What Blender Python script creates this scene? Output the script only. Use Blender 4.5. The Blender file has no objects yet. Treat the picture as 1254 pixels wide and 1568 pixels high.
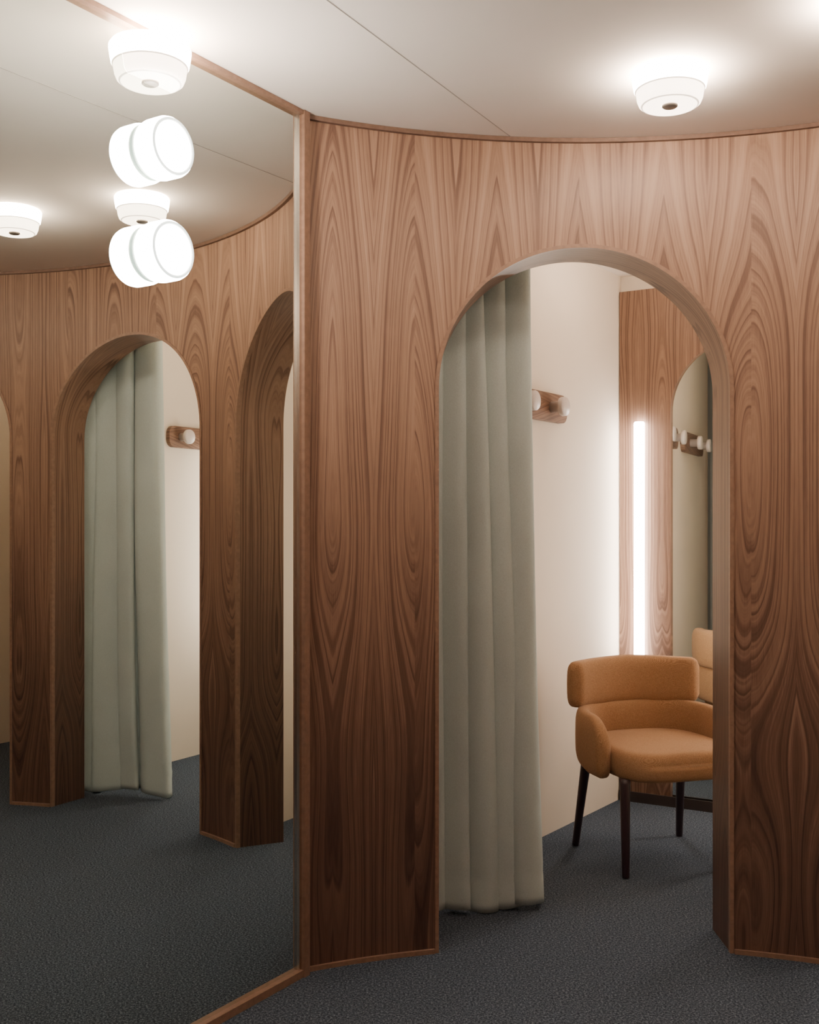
import bpy, math
from mathutils import Vector
S=bpy.context.scene
PI=math.pi
# ------------------------------------------------------------ materials
def newmat(name):
    m=bpy.data.materials.new(name); m.use_nodes=True
    nt=m.node_tree; b=nt.nodes['Principled BSDF']
    return m,nt,b
def setb(b,col=None,rough=None,metal=None,spec=None,emis=None,estr=None):
    if col: b.inputs['Base Color'].default_value=(*col,1)
    if rough is not None: b.inputs['Roughness'].default_value=rough
    if metal is not None: b.inputs['Metallic'].default_value=metal
    if spec is not None: b.inputs['Specular IOR Level'].default_value=spec
    if emis: b.inputs['Emission Color'].default_value=(*emis,1)
    if estr is not None: b.inputs['Emission Strength'].default_value=estr
def M(nt,op,a,b=None,c=None):
    n=nt.nodes.new('ShaderNodeMath'); n.operation=op
    for i,v in enumerate((a,b,c)):
        if v is None: continue
        if isinstance(v,(int,float)): n.inputs[i].default_value=v
        else: nt.links.new(v,n.inputs[i])
    return n.outputs[0]
def noise(nt,vec,scale,detail=2,rough=.5):
    n=nt.nodes.new('ShaderNodeTexNoise'); n.inputs['Scale'].default_value=scale
    n.inputs['Detail'].default_value=detail; n.inputs['Roughness'].default_value=rough
    nt.links.new(vec,n.inputs['Vector']); return n.outputs['Fac']
def comb(nt,x,y,z=0.0):
    n=nt.nodes.new('ShaderNodeCombineXYZ')
    for i,v in enumerate((x,y,z)):
        if isinstance(v,(int,float)): n.inputs[i].default_value=v
        else: nt.links.new(v,n.inputs[i])
    return n.outputs[0]
def ramp(nt,fac,stops):
    n=nt.nodes.new('ShaderNodeValToRGB'); e=n.color_ramp.elements
    while len(e)<len(stops): e.new(.5)
    for i,(p,c) in enumerate(stops): e[i].position=p; e[i].color=(*c,1)
    nt.links.new(fac,n.inputs[0]); return n.outputs[0]
def bump(nt,b,h,strength,dist=.002):
    n=nt.nodes.new('ShaderNodeBump'); n.inputs['Strength'].default_value=strength
    n.inputs['Distance'].default_value=dist
    nt.links.new(h,n.inputs['Height']); nt.links.new(n.outputs[0],b.inputs['Normal'])

def walnut(name,half=.135,F=78.,k=1.0,seed=0.0,phase=0.0,low_dark=.34,base=.085,amp=.070,vs_=1.25):
    """book-matched walnut veneer: growth-ring section gives long cathedrals; tone darkens toward low v, broken up along the ring bands"""
    m,nt,b=newmat(name)
    tc=nt.nodes.new('ShaderNodeTexCoord'); sp=nt.nodes.new('ShaderNodeSeparateXYZ')
    nt.links.new(tc.outputs['UV'],sp.inputs[0]); u,v=sp.outputs[0],sp.outputs[1]
    u2=M(nt,'ADD',u,40*half+phase)
    ul=M(nt,'PINGPONG',u2,half)
    leaf=M(nt,'FLOOR',M(nt,'DIVIDE',u2,4*half))
    drift=noise(nt,comb(nt,M(nt,'MULTIPLY',u,3.0),M(nt,'MULTIPLY',v,.9),seed+7),1.0,1)
    ulr=M(nt,'ADD',ul,M(nt,'MULTIPLY',M(nt,'SUBTRACT',drift,.5),.05))
    low=noise(nt,comb(nt,M(nt,'MULTIPLY',ul,2.5),M(nt,'MULTIPLY',v,.6),M(nt,'MULTIPLY_ADD',leaf,.30,seed)),1.0,1)
    mid=noise(nt,comb(nt,M(nt,'MULTIPLY',ul,15.0),M(nt,'MULTIPLY',v,2.0),seed),1.0,2)
    ph=M(nt,'MULTIPLY_ADD',low,6.0,M(nt,'MULTIPLY',v,vs_))
    d=M(nt,'MULTIPLY_ADD',M(nt,'SINE',ph),amp,base)
    d=M(nt,'MULTIPLY_ADD',mid,.008,d)
    r=M(nt,'SQRT',M(nt,'ADD',M(nt,'MULTIPLY',ulr,ulr),M(nt,'MULTIPLY',d,d)))
    jit=noise(nt,comb(nt,M(nt,'MULTIPLY',r,45.0),M(nt,'MULTIPLY',v,.3),seed),1.0,2)
    q=M(nt,'MULTIPLY_ADD',jit,3.0,M(nt,'MULTIPLY',r,F))
    fr=M(nt,'FRACT',q)
    ringid=M(nt,'FLOOR',q)
    wn=nt.nodes.new('ShaderNodeTexWhiteNoise'); wn.noise_dimensions='1D'; nt.links.new(ringid,wn.inputs['W'])
    w=M(nt,'POWER',fr,3.0)
    w=M(nt,'MULTIPLY',w,M(nt,'SMOOTH_MIN',M(nt,'MULTIPLY',M(nt,'SUBTRACT',1.0,fr),6.0),1.0,.1))
    w=M(nt,'MULTIPLY',w,M(nt,'MULTIPLY_ADD',wn.outputs['Value'],.75,.40))
    fine=noise(nt,comb(nt,M(nt,'MULTIPLY',r,420.0),M(nt,'MULTIPLY',v,1.0),seed),1.0,2,.6)
    pore=noise(nt,comb(nt,M(nt,'MULTIPLY',u,480.0),M(nt,'MULTIPLY',v,11.0),seed),1.0,3,.6)
    band=noise(nt,comb(nt,M(nt,'MULTIPLY',r,34.0),M(nt,'MULTIPLY',v,.25),seed+3),1.0,2)
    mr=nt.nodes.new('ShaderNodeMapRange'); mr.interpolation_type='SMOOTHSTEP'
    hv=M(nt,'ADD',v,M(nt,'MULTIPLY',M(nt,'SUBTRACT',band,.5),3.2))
    nt.links.new(hv,mr.inputs[0]); mr.inputs[1].default_value=1.6; mr.inputs[2].default_value=.4; mr.inputs[3].default_value=0; mr.inputs[4].default_value=low_dark
    f=M(nt,'MULTIPLY',w,.54)
    f=M(nt,'MULTIPLY_ADD',fine,.50,f)
    f=M(nt,'MULTIPLY_ADD',pore,.38,f)
    f=M(nt,'MULTIPLY_ADD',band,.50,f)
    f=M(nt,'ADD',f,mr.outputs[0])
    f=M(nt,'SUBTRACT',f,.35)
    c=ramp(nt,f,[(0.0,tuple(x*k for x in (.43,.28,.195))),(.33,tuple(x*k for x in (.295,.176,.118))),(.62,tuple(x*k for x in (.150,.082,.056))),(1.0,tuple(x*k for x in (.052,.028,.022)))])
    nt.links.new(c,b.inputs['Base Color']); setb(b,rough=.42,spec=.3)
    bump(nt,b,pore,.12,.001)
    return m
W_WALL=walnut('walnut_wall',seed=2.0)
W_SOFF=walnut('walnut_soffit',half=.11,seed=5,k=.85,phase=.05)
W_PANEL=walnut('walnut_panel',half=.12,k=.80,seed=9,phase=.02,low_dark=.1)
def plainwood(name,col):
    m,nt,b=newmat(name)
    tc=nt.nodes.new('ShaderNodeTexCoord')
    n=noise(nt,tc.outputs['Object'],60,4)
    c=ramp(nt,n,[(.3,tuple(x*.75 for x in col)),(.7,col)])
    nt.links.new(c,b.inputs['Base Color']); setb(b,rough=.4,spec=.4); return m
W_EDGE=plainwood('walnut_edge',(.27,.158,.105))
W_TRIM=plainwood('walnut_trim',(.18,.105,.075))
def plaster(name,col,tex=.1):
    m,nt,b=newmat(name)
    tc=nt.nodes.new('ShaderNodeTexCoord')
    n=noise(nt,tc.outputs['Object'],3,3); 
    c=ramp(nt,n,[(.3,tuple(x*.96 for x in col)),(.7,col)])
    nt.links.new(c,b.inputs['Base Color']); setb(b,rough=.85,spec=.2)
    bump(nt,b,noise(nt,tc.outputs['Object'],180,2),tex,.001); return m
M_CEIL=plaster('ceiling_paint',(.90,.825,.755))
M_WALL=plaster('booth_paint',(.71,.62,.515))
M_OUT=plaster('drum_back_paint',(.62,.58,.51))
# carpet
m,nt,b=newmat('carpet'); M_CARP=m
tc=nt.nodes.new('ShaderNodeTexCoord')
n1=noise(nt,tc.outputs['Object'],150,3,.75); n2=noise(nt,tc.outputs['Object'],420,2)
f=M(nt,'MULTIPLY_ADD',n2,.35,M(nt,'MULTIPLY',n1,.65))
c=ramp(nt,f,[(.38,(.016,.022,.032)),(.50,(.050,.064,.085)),(.64,(.20,.23,.28))])
nt.links.new(c,b.inputs['Base Color']); setb(b,rough=1,spec=.05); bump(nt,b,n1,.7,.006)
# mirror
m,nt,b=newmat('mirror_glass'); M_MIR=m; setb(b,(.87,.90,.87),.0,1.0)
tc=nt.nodes.new('ShaderNodeTexCoord')
c=ramp(nt,noise(nt,tc.outputs['Object'],.5,0),[(0,(.82,.865,.815)),(1,(.83,.87,.825))]); nt.links.new(c,b.inputs['Base Color'])
def simple(name,col,rough=.5,metal=0,spec=.5,emis=None,estr=None,var=.06,scale=8):
    m,nt,b=newmat(name); setb(b,col,rough,metal,spec,emis,estr)
    tc=nt.nodes.new('ShaderNodeTexCoord')
    c=ramp(nt,noise(nt,tc.outputs['Object'],scale,2),[(.3,tuple(x*(1-var) for x in col)),(.7,col)])
    nt.links.new(c,b.inputs['Base Color']); return m
M_STEEL=simple('brushed_steel',(.75,.68,.62),.25,1.0)
WARM=(1.0,.79,.61)
M_LBODY=simple('lamp_opal_body',(.9,.88,.85),.3,emis=WARM,estr=88)
M_LDISC=simple('lamp_opal_disc',(.9,.88,.85),.25,emis=WARM,estr=9)
M_LRIM=simple('lamp_glass_lip',(.8,.77,.72),.1,emis=WARM,estr=2.2)
M_LKNOB=simple('lamp_knob',(.28,.25,.22),.4)
M_SCON=simple('sconce_glass',(.9,.9,.88),.2,emis=(1,.91,.82),estr=68)
M_SRIM=simple('sconce_rim',(.75,.8,.76),.1,emis=(.9,1,.94),estr=2.4)
M_SBASE=simple('sconce_base_glass',(.45,.55,.50),.08,emis=(.8,1,.9),estr=1.0)
M_LED=simple('led_diffuser',(.9,.9,.9),.4,emis=(1,.91,.82),estr=46)
M_PEG=simple('peg_stone',(.62,.54,.50),.35)
M_GROOVE=simple('ceiling_groove',(.34,.31,.28),.9)
M_DARK=simple('dark_skirting',(.03,.022,.022),.6)
M_LEG=simple('chair_leg_lacquer',(.028,.012,.016),.35)
def fabric(name,col,sc,bs):
    m,nt,b=newmat(name); tc=nt.nodes.new('ShaderNodeTexCoord')
    n=noise(nt,tc.outputs['Object'],sc,3,.6); n2=noise(nt,tc.outputs['Object'],4,2)
    f=M(nt,'MULTIPLY_ADD',n2,.3,M(nt,'MULTIPLY',n,.7))
    c=ramp(nt,f,[(.35,tuple(x*.88 for x in col)),(.65,tuple(min(1,x*1.06) for x in col))])
    nt.links.new(c,b.inputs['Base Color']); setb(b,rough=.9,spec=.15)
    b.inputs['Sheen Weight'].default_value=.1
    bump(nt,b,n,bs,.001); return m
M_CURT=fabric('curtain_fabric',(.50,.57,.55),320,.12)
m,nt,b=newmat('chair_woven_fabric'); M_OCHRE=m
tc=nt.nodes.new('ShaderNodeTexCoord'); sp=nt.nodes.new('ShaderNodeSeparateXYZ'); nt.links.new(tc.outputs['Object'],sp.inputs[0])
a=M(nt,'SINE',M(nt,'MULTIPLY',M(nt,'ADD',sp.outputs[0],sp.outputs[1]),1300.)); z_=M(nt,'SINE',M(nt,'MULTIPLY',M(nt,'SUBTRACT',sp.outputs[2],sp.outputs[1]),1300.))
wv=M(nt,'MULTIPLY_ADD',M(nt,'MULTIPLY',a,z_),.22,noise(nt,tc.outputs['Object'],260,3,.65))
c=ramp(nt,wv,[(.28,(.235,.125,.062)),(.5,(.315,.172,.088)),(.72,(.41,.235,.128))])
nt.links.new(c,b.inputs['Base Color']); setb(b,rough=1,spec=.05); b.inputs['Sheen Weight'].default_value=.08; bump(nt,b,wv,.35,.0015)

# ------------------------------------------------------------ mesh helpers
def mk(name,verts,faces,mats,uvs=None,fm=None,smooth=True,parent=None):
    me=bpy.data.meshes.new(name); me.from_pydata([tuple(v) for v in verts],[],faces)
    for mm in (mats if isinstance(mats,(list,tuple)) else [mats]): me.materials.append(mm)
    if fm:
        for i,p in enumerate(me.polygons): p.material_index=fm[i]
    for p in me.polygons: p.use_smooth=smooth
    uvl=me.uv_layers.new(name='UVMap')
    if uvs:
        for lp in me.loops: uvl.data[lp.index].uv=uvs[lp.vertex_index]
    me.update()
    o=bpy.data.objects.new(name,me); S.collection.objects.link(o)
    if parent: o.parent=parent
    return o
def empty(name,loc=(0,0,0)):
    e=bpy.data.objects.new(name,None); e.empty_display_size=.1; S.collection.objects.link(e); e.location=loc; return e
def obox(name,o,ax,ay,r,mat,parent=None,bev=0,uv=None):
    a0,a1,b0,b1,z0,z1=r
    vs=[];uvs=[]
    for z in (z0,z1):
        for a,bb in ((a0,b0),(a1,b0),(a1,b1),(a0,b1)):
            vs.append((o[0]+ax[0]*a+ay[0]*bb,o[1]+ax[1]*a+ay[1]*bb,z)); uvs.append((a+bb,z))
    fs=[(0,3,2,1),(4,5,6,7),(0,1,5,4),(1,2,6,5),(2,3,7,6),(3,0,4,7)]
    ob=mk(name,vs,fs,mat,uvs,smooth=False,parent=parent)
    fixn(ob)
    if bev:
        md=ob.modifiers.new('b','BEVEL'); md.width=bev; md.segments=2
    return ob
import bmesh
def fixn(ob):
    bm=bmesh.new(); bm.from_mesh(ob.data); bmesh.ops.recalc_face_normals(bm,faces=bm.faces[:]); bm.to_mesh(ob.data); bm.free()
def lathe(name,prof,origin,axis,mats,fm=None,n=64,a0=0,a1=2*PI,ref=None,parent=None,cap=True):
    axis=Vector(axis).normalized()
    ref=Vector(ref) if ref is not None else (Vector((1,0,0)) if abs(axis.x)<.9 else Vector((0,1,0)))
    ex=(ref-axis*ref.dot(axis)).normalized(); ey=axis.cross(ex)
    full=abs(a1-a0-2*PI)<1e-6; cols=n if full else n+1
    vs=[];fs=[];mi=[]
    o=Vector(origin)
    for r,h in prof:
        for j in range(cols):
            a=a0+(a1-a0)*j/n
            vs.append(o+axis*h+ex*(r*math.cos(a))+ey*(r*math.sin(a)))
    for i in range(len(prof)-1):
        for j in range(n):
            j2=(j+1)%cols
            fs.append((i*cols+j,i*cols+j2,(i+1)*cols+j2,(i+1)*cols+j)); mi.append(fm[i] if fm else 0)
    ob=mk(name,vs,fs,mats,fm=mi,parent=parent)
    bm=bmesh.new(); bm.from_mesh(ob.data); bmesh.ops.remove_doubles(bm,verts=bm.verts,dist=1e-6)
    bmesh.ops.recalc_face_normals(bm,faces=bm.faces[:]); bm.to_mesh(ob.data); bm.free()
    return ob

# ------------------------------------------------------------ layout
H=2.612; C=Vector((.55,1.52)); R=1.97; T=.20
m2=Vector((.542,.840)).normalized(); n2=Vector((m2.y,-m2.x))
P=Vector((-.321,3.274))
u2=Vector((.577,.817)).normalized(); v2=Vector((u2.y,-u2.x))
AR=.466; SPR=1.797
ARCH=[math.radians(a) for a in (.2,36,70.0)]
obox('floor',(0,0),(1,0),(0,1),(-2.4,4.6,-1.2,6.6,-.06,0),M_CARP)
obox('ceiling',(0,0),(1,0),(0,1),(-2.4,4.6,-1.2,6.6,H,H+.06),M_CEIL)

def rad(th,r): return (C.x+r*math.sin(th),C.y+r*math.cos(th))
def apt(al,x,r):
    y=math.sqrt(r*r-x*x)
    return (C.x+math.cos(al)*x+math.sin(al)*y, C.y-math.sin(al)*x+math.cos(al)*y)
# ---- drum wall
def profile(n=56):
    return [(-AR*math.cos(PI*i/n),SPR+AR*math.sin(PI*i/n)) for i in range(n+1)]
vs=[];uv=[];fs=[];mi=[]
def add(p,z,u_,v_):
    vs.append((p[0],p[1],z)); uv.append((u_,v_)); return len(vs)-1
ha={R:math.asin(AR/R),R+T:math.asin(AR/(R+T))}
piers=[(ARCH[i],ARCH[i+1]) for i in range(len(ARCH)-1)]+[(ARCH[-1],ARCH[0]+2*PI)]
for r in (R,R+T):
    mat_i=0 if r==R else 2
    for (a,b_) in piers:
        t0=a+ha[r]; t1=b_-ha[r]; n=max(6,int((t1-t0)/math.radians(1.5)))
        prev=None
        for i in range(n+1):
            th=t0+(t1-t0)*i/n
            uu_=R*(th-2*PI if th>PI else th)
            if th>PI and prev is not None and abs(uu_-lastu)>1.0:
                lo=add(rad(th,r),0,lastu+R*(t1-t0)/n,0); hi=add(rad(th,r),H,lastu+R*(t1-t0)/n,H)
                fs.append((prev[0],lo,hi,prev[1])); mi.append(mat_i); prev=None
            lo=add(rad(th,r),0,uu_,0); hi=add(rad(th,r),H,uu_,H)
            if prev: fs.append((prev[0],lo,hi,prev[1])); mi.append(mat_i)
            prev=(lo,hi); lastu=uu_
    for al in ARCH:
        prev=None
        for x,z in profile():
            th=al+math.asin(x/r); p=apt(al,x,r)
            lo=add(p,z,R*th,z); hi=add(p,H,R*th,H)
            if prev: fs.append((prev[0],lo,hi,prev[1])); mi.append(mat_i)
            prev=(lo,hi)
for al in ARCH:
    path=[(-AR,0)]+profile()+[(AR,0)]
    L=0; prev=None; lastp=None
    for idx,(x,z) in enumerate(path):
        if lastp: L+=math.dist(lastp,(x,z))
        lastp=(x,z)
        vv=L if L<SPR+AR*PI/2 else 2*SPR+AR*PI-L
        a=add(apt(al,x,R),z,0.0,vv); b_=add(apt(al,x,R+T),z,T,vv)
        if prev: fs.append((prev[0],a,b_,prev[1])); mi.append(1)
        prev=(a,b_)
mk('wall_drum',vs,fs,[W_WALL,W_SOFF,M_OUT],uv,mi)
# ---- arch edging
for k,al in enumerate(ARCH):
    path=[((-AR,z0),(-1,0)) for z0 in (0,.6,1.2)]+[((x,z),(x/AR,(z-SPR)/AR)) for x,z in profile()]+[((AR,z0),(1,0)) for z0 in (1.2,.6,0)]
    vs=[];fs=[]
    for (x,z),(nx,nz) in path:
        for off,dr in ((-.003,-.005),(.009,-.005),(.009,.004),(-.003,.012)):
            X=x+nx*off; Z=max(z+nz*off,0)
            q=apt(al,X,R); a=(math.sin(al),math.cos(al))
            vs.append((q[0]+a[0]*dr,q[1]+a[1]*dr,Z))
    for i in range(len(path)-1):
        for j in range(4):
            fs.append((i*4+j,i*4+(j+1)%4,(i+1)*4+(j+1)%4,(i+1)*4+j))
    o=mk('trim_arch_%d'%(k+1),vs,fs,W_EDGE,smooth=False); fixn(o)
# ---- arc trims
def arctrim(name,t0,t1,r0,r1,z0,z1,mat):
    n=max(4,int((t1-t0)/math.radians(1.5))); vs=[];fs=[]
    for i in range(n+1):
        th=t0+(t1-t0)*i/n
        for r,z in ((r0,z0),(r1,z0),(r1,z1),(r0,z1)):
            p=rad(th,r); vs.append((p[0],p[1],z))
    for i in range(n):
        for j in range(4): fs.append((i*4+j,i*4+(j+1)%4,(i+1)*4+(j+1)%4,(i+1)*4+j))
    fs.append((0,1,2,3)); fs.append((n*4,n*4+1,n*4+2,n*4+3))
    o=mk(name,vs,fs,mat,smooth=False); fixn(o); return o
thP=math.atan2(P.x-C.x,P.y-C.y)
Q1=P-m2*2.0
thQ=math.atan2(Q1.x-C.x,Q1.y-C.y)
arctrim('trim_top',thP+.008,2*PI+thQ-.01,R-.014,R+.002,H-.014,H-.0005,W_TRIM)
bs=[(thP+.008,ARCH[0]-ha[R]-.006)]+[(a+ha[R]+.006,b_-ha[R]-.006) for a,b_ in piers[:2]]+[(ARCH[2]+ha[R]+.006,2*PI+thQ-.01)]
for i,(a,b_) in enumerate(bs): arctrim('baseboard_drum_%d'%(i+1),a,b_,R-.010,R+.002,0,.014,W_EDGE)

# ---- big wall mirror on chord
mir=empty('wall_mirror')
LM=2.0
neg=-m2
obox('backing',P,neg,n2,(.0,LM,-.03,-.004,.0,H-.002),W_TRIM,parent=mir)
obox('glass',P,neg,n2,(.03,LM-.03,-.004,0,.020,H-.012),M_MIR,parent=mir)
obox('frame_right',P,neg,n2,(-.002,.024,-.03,.022,0,H-.001),W_EDGE,parent=mir)
obox('frame_right_bead',P,neg,n2,(.024,.034,-.004,.010,.020,H-.012),M_STEEL,parent=mir)
obox('frame_left',P,neg,n2,(LM-.028,LM,-.03,.022,0,H-.001),W_EDGE,parent=mir)
obox('frame_top',P,neg,n2,(.024,LM-.028,-.004,.018,H-.013,H-.001),W_EDGE,parent=mir)
obox('frame_bottom',P,neg,n2,(.024,LM-.028,-.004,.018,0,.022),W_EDGE,parent=mir)

# ---- ceiling lamps
LP=[(.099,0),(.103,-.006),(.103,-.012),(.1005,-.030),(.0975,-.046),(.0955,-.050),(.0925,-.053),(.089,-.074),(.084,-.086),(.0785,-.0905),(.074,-.0925),(.066,-.091),(.024,-.091)]
LF=[0,0,0,0,0,2,1,1,1,2,1,1,1]
KN=[(.0,-.097),(.018,-.097),(.022,-.094),(.022,-.086),(.0,-.086)]
def ceiling_lamp(x,y,z=H,half=None):
    e=empty('ceiling_lamp',(x,y,z))
    kw={}
    if half is not None:
        kw=dict(a0=-PI/2,a1=PI/2,ref=(half.x,half.y,0),n=40)
    lathe('shade',[(.0,0.0)]+LP,(0,0,0),(0,0,1),[M_LBODY,M_LDISC,M_LRIM],fm=[0]+LF,parent=e,**kw)
    lathe('inner_disc',[(.026,-.089),(.0,-.088)],(0,0,0),(0,0,1),[M_LDISC],parent=e,**kw)
    lathe('knob',KN,(0,0,0),(0,0,1),[M_LKNOB],parent=e,**kw)
    return e
ceiling_lamp(.72,2.98)
ceiling_lamp(1.09,2.55)
ceiling_lamp(1.15,.75)  # out-of-view lamp, added for ambient fill
ceiling_lamp(-.15,.35)  # also added out of view for ambient fill
ceiling_lamp(1.95,1.5)  # unseen lamp added to even out the room light
ceiling_lamp(-.85,1.0)  # another unseen lamp, added for more even light
hl=P-m2*.627+n2*.0001
ceiling_lamp(hl.x,hl.y,H-.034,half=n2)
ceiling_lamp(3.0,2.5)  # unseen lamp put into the corner booth to light it
ceiling_lamp(1.05,4.55)
ceiling_lamp(2.2,3.85)
# ---- sconces on mirror
for z in (2.312,2.052):
    o2=P-m2*.622+n2*.0005
    e=empty('wall_sconce',(o2.x,o2.y,z)); ax=(n2.x,n2.y,0)
    lathe('base_ring',[(0,0),(.066,0),(.070,.003),(.070,.009),(.058,.010)],(0,0,0),ax,[M_SBASE],parent=e)
    lathe('glass_body',[(.0,.010),(.066,.010),(.074,.015),(.076,.025),(.076,.066),(.074,.073),(.066,.077),(.060,.075),(.05,.073),(.0,.073)],(0,0,0),ax,[M_SCON],parent=e)
    lathe('glass_rim',[(.071,.0762),(.0705,.0788),(.066,.0800),(.0625,.078),(.0625,.076)],(0,0,0),ax,[M_SRIM],parent=e)

# ---- ceiling groove
g0=Vector((-.25,2.48)); g1=Vector((.345,3.50)); gd=(g1-g0).normalized(); gn=Vector((gd.y,-gd.x))
obox('trim_ceiling_joint',g1,-gd,gn,(0,3.2,-.0012,.0012,H-.001,H+.001),M_GROOVE)

# ------------------------------------------------------------ booths
K0=Vector((1.06,5.40))
TH=.05
ang3=math.radians(31); u3=Vector((math.sin(ang3),math.cos(ang3))); v3=Vector((u3.y,-u3.x))
Pa=Vector((1.22,3.58)); wa=(Pa-K0).dot(v2); la=-(Pa-K0).dot(u2)
Pb=Vector((2.305,2.796)); wb=(Pb-K0).dot(v2); lb=-(Pb-K0).dot(u2)
wid3=wa/v3.dot(v2)
obox('wall_booth_left',K0,-u2,-v2,(-TH,2.17,0,TH,0,H),M_WALL)
obox('wall_far_near',K0,v3,u3,(-TH,wid3,0,TH,0,H),M_WALL)
obox('wall_far_side',K0+v2*(wa+TH),v2,u2,(0,wb-wa,0,TH,0,H),M_WALL)
obox('wall_partition_near',K0,-u2,v2,(-.16,la-.01,wa,wa+TH,0,H),M_WALL)
obox('wall_partition_far',K0,-u2,v2,(0,lb-.01,wb,wb+TH,0,H),M_WALL)
K3=K0+v2*(wb+TH)-u2*(lb-.95)
obox('wall_corner_back',K3,v2,u2,(0,1.25,0,TH,0,H),M_WALL)
K4=K3+v2*1.25
obox('wall_corner_side',K4,-u2,v2,(-TH,1.65,0,TH,0,H),M_WALL)
K5=K4-u2*1.65
obox('wall_corner_front',K5,-v2,-u2,(-TH,.45,0,TH,0,H),M_WALL)

def back_panel(name,o,wid,vv,uu,zt=2.53,cx=None,r=.33):
    e=empty(name)
    cx=cx or wid/2; sp=1.92; d=.03
    def W(a,dep,z): 
        p=o+vv*a-uu*dep; return (p.x,p.y,z)
    n=40; vs=[];uv=[];fs=[]
    def ad(a,dep,z,u=None,v=None):
        vs.append(W(a,dep,z)); uv.append((u if u is not None else a, v if v is not None else z)); return len(vs)-1
    for a0,a1 in ((0.003,cx-r),(cx+r,wid-.012)):
        i=[ad(a0,d,.0),ad(a1,d,.0),ad(a1,d,zt),ad(a0,d,zt)]; fs.append(tuple(i))
    prev=None
    for i in range(n+1):
        x=-r*math.cos(PI*i/n); z=sp+r*math.sin(PI*i/n)
        q=(ad(cx+x,d,z),ad(cx+x,d,zt))
        if prev: fs.append((prev[0],q[0],q[1],prev[1]))
        prev=q
    path=[(-r,0)]+[(-r*math.cos(PI*i/n),sp+r*math.sin(PI*i/n)) for i in range(n+1)]+[(r,0)]
    prev=None
    for x,z in path:
        q=(ad(cx+x,d,z,0,z),ad(cx+x,.0,z,.03,z))
        if prev: fs.append((prev[0],q[0],q[1],prev[1]))
        prev=q
    q=[ad(.003,d,zt),ad(wid-.012,d,zt),ad(wid-.012,0.001,zt),ad(.003,0.001,zt)]; fs.append(tuple(q))
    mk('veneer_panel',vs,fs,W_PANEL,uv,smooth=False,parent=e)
    vs=[W(cx+x*.999,.012,z*1.0) for x,z in path]
    mk('arched_glass',vs,[tuple(range(len(vs)))],M_MIR,smooth=False,parent=e)
    obox('kick',o,vv,-uu,(.003,wid-.012,d,d+.008,0,.05),M_DARK,parent=e)
    for k,a in enumerate((.112,wid-.112)):
        p=o+vv*a-uu*(d+.022)
        lathe('led_tube_%d'%(k+1),[(0,.70),(.022,.70),(.026,.705),(.026,1.870),(.022,1.876),(0,1.876)],(p.x,p.y,0),(0,0,1),[M_LED],n=24,parent=e)
        obox('led_mount_%d'%(k+1),o+vv*a,vv,-uu,(-.012,.012,d,d+.012,.72,1.86),M_STEEL,parent=e)
    return e
back_panel('mirror_panel',K0,wid3,v3,u3)
back_panel('mirror_panel',K0+v2*(wa+TH),wb-wa-TH,v2,u2)  # same fitting repeated in the next booth, added to light it

def coat_rack(o,dr,nr,length,pegs,zc=1.885):
    e=empty('coat_rack')
    hh=.062
    out=[]
    rr=.045
    for (cx,cz,a0) in ((length-rr,zc+hh-rr,0),(rr,zc+hh-rr,90),(rr,zc-hh+rr,180),(length-rr,zc-hh+rr,270)):
        for i in range(9):
            a=math.radians(a0+90*i/8); out.append((cx+rr*math.cos(a),cz+rr*math.sin(a)))
    vs=[];uv=[]
    for dep in (.001,.026):
        for a,z in out:
            p=o+dr*a+nr*dep; vs.append((p.x,p.y,z)); uv.append((z,a*1.0))
    N=len(out); fs=[tuple(range(N)),tuple(range(2*N-1,N-1,-1))]+[(i,(i+1)%N,N+(i+1)%N,N+i) for i in range(N)]
    ob=mk('board',vs,fs,W_PANEL,uv,smooth=False,parent=e); fixn(ob)
    for k,a in enumerate(pegs):
        p=o+dr*a+nr*.026
        lathe('peg_%d'%(k+1),[(0,0),(.024,0),(.024,.045),(.040,.047),(.042,.052),(.042,.066),(.040,.070),(0,.070)],(p.x,p.y,zc),(nr.x,nr.y,0),[M_PEG],n=32,parent=e)
    return e
coat_rack(K0-u2*.64,-u2,v2,.54,(.15,.42))
coat_rack(K0-u2*1.34,-u2,v2,.56,(.17,.44))
coat_rack(K0+v2*wb-u2*(lb-.86),u2,-v2,.50,(.10,.39))
coat_rack(K4-u2*.35,-u2,-v2,.60,(.15,.44))

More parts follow.
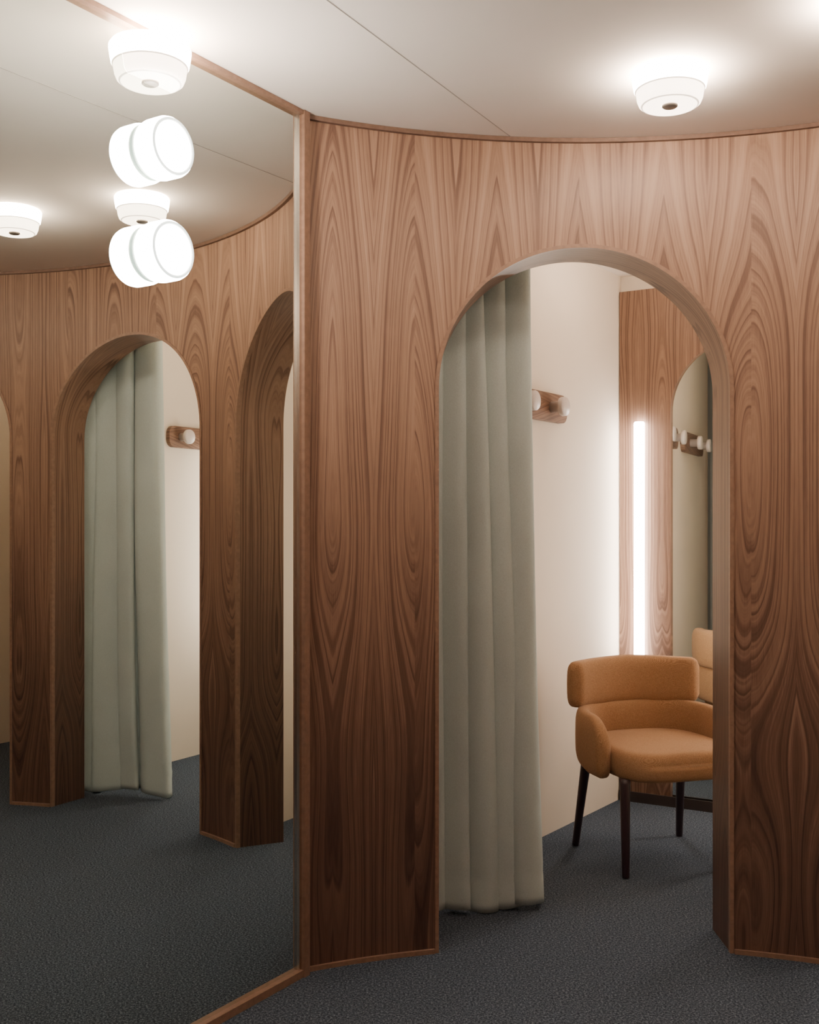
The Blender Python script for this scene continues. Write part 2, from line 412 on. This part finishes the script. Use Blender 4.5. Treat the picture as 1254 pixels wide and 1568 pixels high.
# ------------------------------------------------------------ curtains
import random
def curtain(p0,p1,nor,flare0,flare1,wtop,wbot,seed,ztop=2.56,zb=.006,amp0=.066,sgn=1):
    NC=420; NR=90; vs=[];fs=[]
    d=(p1-p0); Lg=d.length; d.normalize()
    rnd=random.Random(seed)
    k=len(wtop)
    def ed_(w):
        t=sum(w); e=[0]
        for x in w: e.append(e[-1]+x/t)
        return e
    edges=ed_(wtop); edges2=ed_(wbot)
    dep=[rnd.uniform(.75,1.15) for _ in range(k)]; lean=[rnd.uniform(-1,1) for _ in range(k)]
    asy=[rnd.uniform(-.14,.14) for _ in range(k)]; sub=[rnd.uniform(.05,.38) for _ in range(k)]; sph=[rnd.uniform(0,6.28) for _ in range(k)]
    ph=[rnd.uniform(0,6.28) for _ in range(8)]
    for j in range(NR+1):
        tz=j/NR; z=zb+(ztop-zb)*tz; low=1-tz
        mixv=low*low*(3-2*low)
        ed=[a*(1-mixv)+b_*mixv+.016*math.sin(4.2*low+i*1.9+ph[0])*(0 if i in (0,k) else 1) for i,(a,b_) in enumerate(zip(edges,edges2))]
        for i in range(NC+1):
            s=i/NC
            kk=0
            while kk<k-1 and s>ed[kk+1]: kk+=1
            t=(s-ed[kk])/(ed[kk+1]-ed[kk])
            tt=t+asy[kk]*math.sin(PI*t)
            shp=(.5-.5*math.cos(2*PI*tt))**.62
            env=math.sin(PI*t)**2
            shp-=sub[kk]*env*(.30+.70*low)*(.5+.5*math.sin(2*PI*1.6*t+sph[kk]+1.8*low))
            wfac=min(1.2,max(.5,(ed[kk+1]-ed[kk])*k))
            amp=(amp0+.012*low)*dep[kk]*wfac
            disp=-amp*(shp-.5)+.009*low*math.sin(9*s+ph[1]+3*tz)+.006*math.sin(23*s+ph[2]-6*tz)*low+.003*math.sin(11*tz+17*s+ph[4])
            tang=-.026*math.sin(2*PI*t)*(.9+.3*low)+lean[kk]*.034*shp*(low+.2)
            a=s*Lg+tang+(flare0*(1-s)+flare1*s)*(low**1.6)
            q=p0+d*a+nor*disp
            if .10<z<.13: q=q+nor*.004
            zz=z+(low**5)*.012*(1+math.sin(8*s+ph[6]))
            vs.append((q.x,q.y,zz))
    for j in range(NR):
        for i in range(NC):
            a=j*(NC+1)+i; fs.append((a,a+1,a+NC+2,a+NC+1))
    o=mk('curtain',vs,fs,M_CURT)
    md=o.modifiers.new('s','SOLIDIFY'); md.thickness=.0025
    return o
curtain(Vector((.045,3.752)),Vector((.43,3.842)),Vector((-.25,.968)).normalized(),-.01,.055,
        [.7,.8,.5,.9,1.2],[.8,.6,1.4,.8,1.1],4,zb=.003,amp0=.092)
pB0=Vector((2.02,3.30)); pB1=Vector((2.325,2.965)); db=(pB1-pB0).normalized()
curtain(pB0,pB1,Vector((-db.y,db.x)),-.055,.0,[1.3,.7,1.1,.8],[1.6,.7,1.1,.9],9,amp0=.066)
# ------------------------------------------------------------ chair
ch=empty('armchair',(1.0115,4.454,0))
Rr=Vector((.958,.286)).normalized(); Bk=Vector((-Rr.y,Rr.x))
ch.rotation_euler=(0,0,math.atan2(Rr.y,Rr.x))
def sweep(name,path,mat,parent,p=3.0,n=28):
    vs=[];fs=[]
    for c,sd,a,h in path:
        for j in range(n):
            t=2*PI*j/n; cx=math.cos(t); sx=math.sin(t)
            X=math.copysign(abs(cx)**(2/p),cx)*a; Z=math.copysign(abs(sx)**(2/p),sx)*h
            vs.append(c+sd*X+Vector((0,0,Z)))
    for i in range(len(path)-1):
        for j in range(n): fs.append((i*n+j,i*n+(j+1)%n,(i+1)*n+(j+1)%n,(i+1)*n+j))
    fs.append(tuple(range(n-1,-1,-1))); k=(len(path)-1)*n; fs.append(tuple(range(k,k+n)))
    o=mk(name,vs,fs,mat,parent=parent); fixn(o)
    for q in o.data.polygons: q.use_smooth=True
    return o
path=[]; N=60; Rb=.45; half=.71
for i in range(N+1):
    s=-1+2*i/N; th=s*half
    e=abs(s); arc=half*Rb; dist=(1-e)*arc; rr=.04
    k=1 if dist>rr else math.sqrt(max(0,1-(1-dist/rr)**2))
    k2=.62+.38*k if k<1 else 1
    cx=Rb*math.sin(th)*1.03; cy=.245-Rb*(1-math.cos(th))*.9
    path.append((Vector((cx,cy,.702-.008*e)),Vector((math.sin(th),math.cos(th),0)),max(.001,.040*k),(.102-.006*e)*k2))
sweep('backrest_cushion',path,M_OCHRE,ch,3.4)
path=[]
hw=.285; yb=.225; rc=.19; yf=-.13
def U(s):
    L1=yb-rc-yf; L2=rc*PI/2; L3=2*(hw-rc); tot=2*L1+2*L2+L3; d=s*tot
    if d<L1: return Vector((-hw,yf+d,0)),Vector((-1,0,0)),d
    d-=L1
    if d<L2:
        a=d/rc; return Vector((-hw+rc-rc*math.cos(a),yb-rc+rc*math.sin(a),0)),Vector((-math.cos(a),math.sin(a),0)),9
    d-=L2
    if d<L3: return Vector((-hw+rc+d,yb,0)),Vector((0,1,0)),9
    d-=L3
    if d<L2:
        a=d/rc; return Vector((hw-rc+rc*math.sin(a),yb-rc+rc*math.cos(a),0)),Vector((math.sin(a),math.cos(a),0)),9
    d-=L2
    return Vector((hw,yb-rc-d,0)),Vector((1,0,0)),L1-d
N=120
for i in range(N+1):
    s=i/N; c,sd,dd=U(s)
    e=min(dd,.13)/.13 if dd<9 else 1
    k=math.sqrt(max(0,1-(1-e)**2))
    kt=math.sqrt(max(0,1-(1-min(dd,.03)/.03)**2)) if dd<9 else 1
    top=.600-.15*(1-k); bot=.36+.05*(1-kt)
    if dd>=9 or dd>.11:
        bk=min(1,max(0,(c.y-.0)/.2)); bot=.36+.05*bk; top+=.012*bk
    path.append((Vector((c.x,c.y,(top+bot)/2)),sd,max(.001,.032*kt),max((top-bot)/2,.01)))
sweep('arm_band',path,M_OCHRE,ch,3.4)
vs=[];fs=[]; n=56
def plan(t,a,b_,p=3.6):
    c=math.cos(t); s_=math.sin(t)
    return (math.copysign(abs(c)**(2/p),c)*a,math.copysign(abs(s_)**(2/p),s_)*b_)
lay=[]
for i in range(-10,11):
    ph=i/10*PI/2; k=abs(math.cos(ph))**(.45); lay.append((k,math.sin(ph)))
for k,zz in lay:
    for j in range(n):
        x,y=plan(2*PI*j/n,.258*(.80+.20*k) if k>0.001 else .21,.255*(.80+.20*k) if k>.001 else .21)
        sag=.010*(1-(x/.26)**2)
        front=-y/.25
        vs.append(Vector((x,y-.045,.425+.058*math.copysign(abs(zz)**.9,zz)+(.0 if zz<0 else sag)-(.012*max(0,front)**2 if zz>0 else 0))))
L=len(lay)
for i in range(L-1):
    for j in range(n): fs.append((i*n+j,i*n+(j+1)%n,(i+1)*n+(j+1)%n,(i+1)*n+j))
base=(L-1)*n; prevr=base
for q in (.75,.5,.25):
    st=len(vs)
    for j in range(n):
        v=vs[base+j]; vs.append(Vector((v.x*q,(v.y+.045)*q-.045,v.z+.010*(1-q*q))))
    for j in range(n): fs.append((prevr+j,prevr+(j+1)%n,st+(j+1)%n,st+j))
    prevr=st
fs.append(tuple(range(prevr,prevr+n))); fs.append(tuple(range(n-1,-1,-1)))
o=mk('seat',vs,fs,M_OCHRE,parent=ch); fixn(o)
lathe('seat_frame',[(0,.362),(.21,.362),(.215,.368),(.20,.378),(0,.378)],(0,-.02,0),(0,0,1),[M_LEG],parent=ch)
for k,(tx,ty,bx,by) in enumerate(((-.225,.17,-.25,.225),(.225,.17,.25,.225),(-.235,-.19,-.25,-.225),(.235,-.19,.25,-.225))):
    a=Vector((bx,by,0)); b_=Vector((tx,ty,.375)); ax=(b_-a); L_=ax.length
    lathe('leg_%d'%(k+1),[(0,0),(.013,0),(.0145,.004),(.021,L_-.02),(.021,L_),(0,L_)],a,ax,[M_LEG],n=24,parent=ch)

# ------------------------------------------------------------ world + camera
w=bpy.data.worlds.new('World'); S.world=w; w.use_nodes=True
w.node_tree.nodes['Background'].inputs[0].default_value=(.5,.45,.4,1); w.node_tree.nodes['Background'].inputs[1].default_value=.3
cd=bpy.data.cameras.new('camera'); cam=bpy.data.objects.new('camera',cd); S.collection.objects.link(cam)
cam.location=(0,0,1.35); cam.rotation_euler=(PI/2,0,0)
cd.sensor_fit='HORIZONTAL'; cd.sensor_width=36; cd.lens=1650/1254*36; cd.shift_y=.0207; cd.clip_start=.02
S.camera=cam
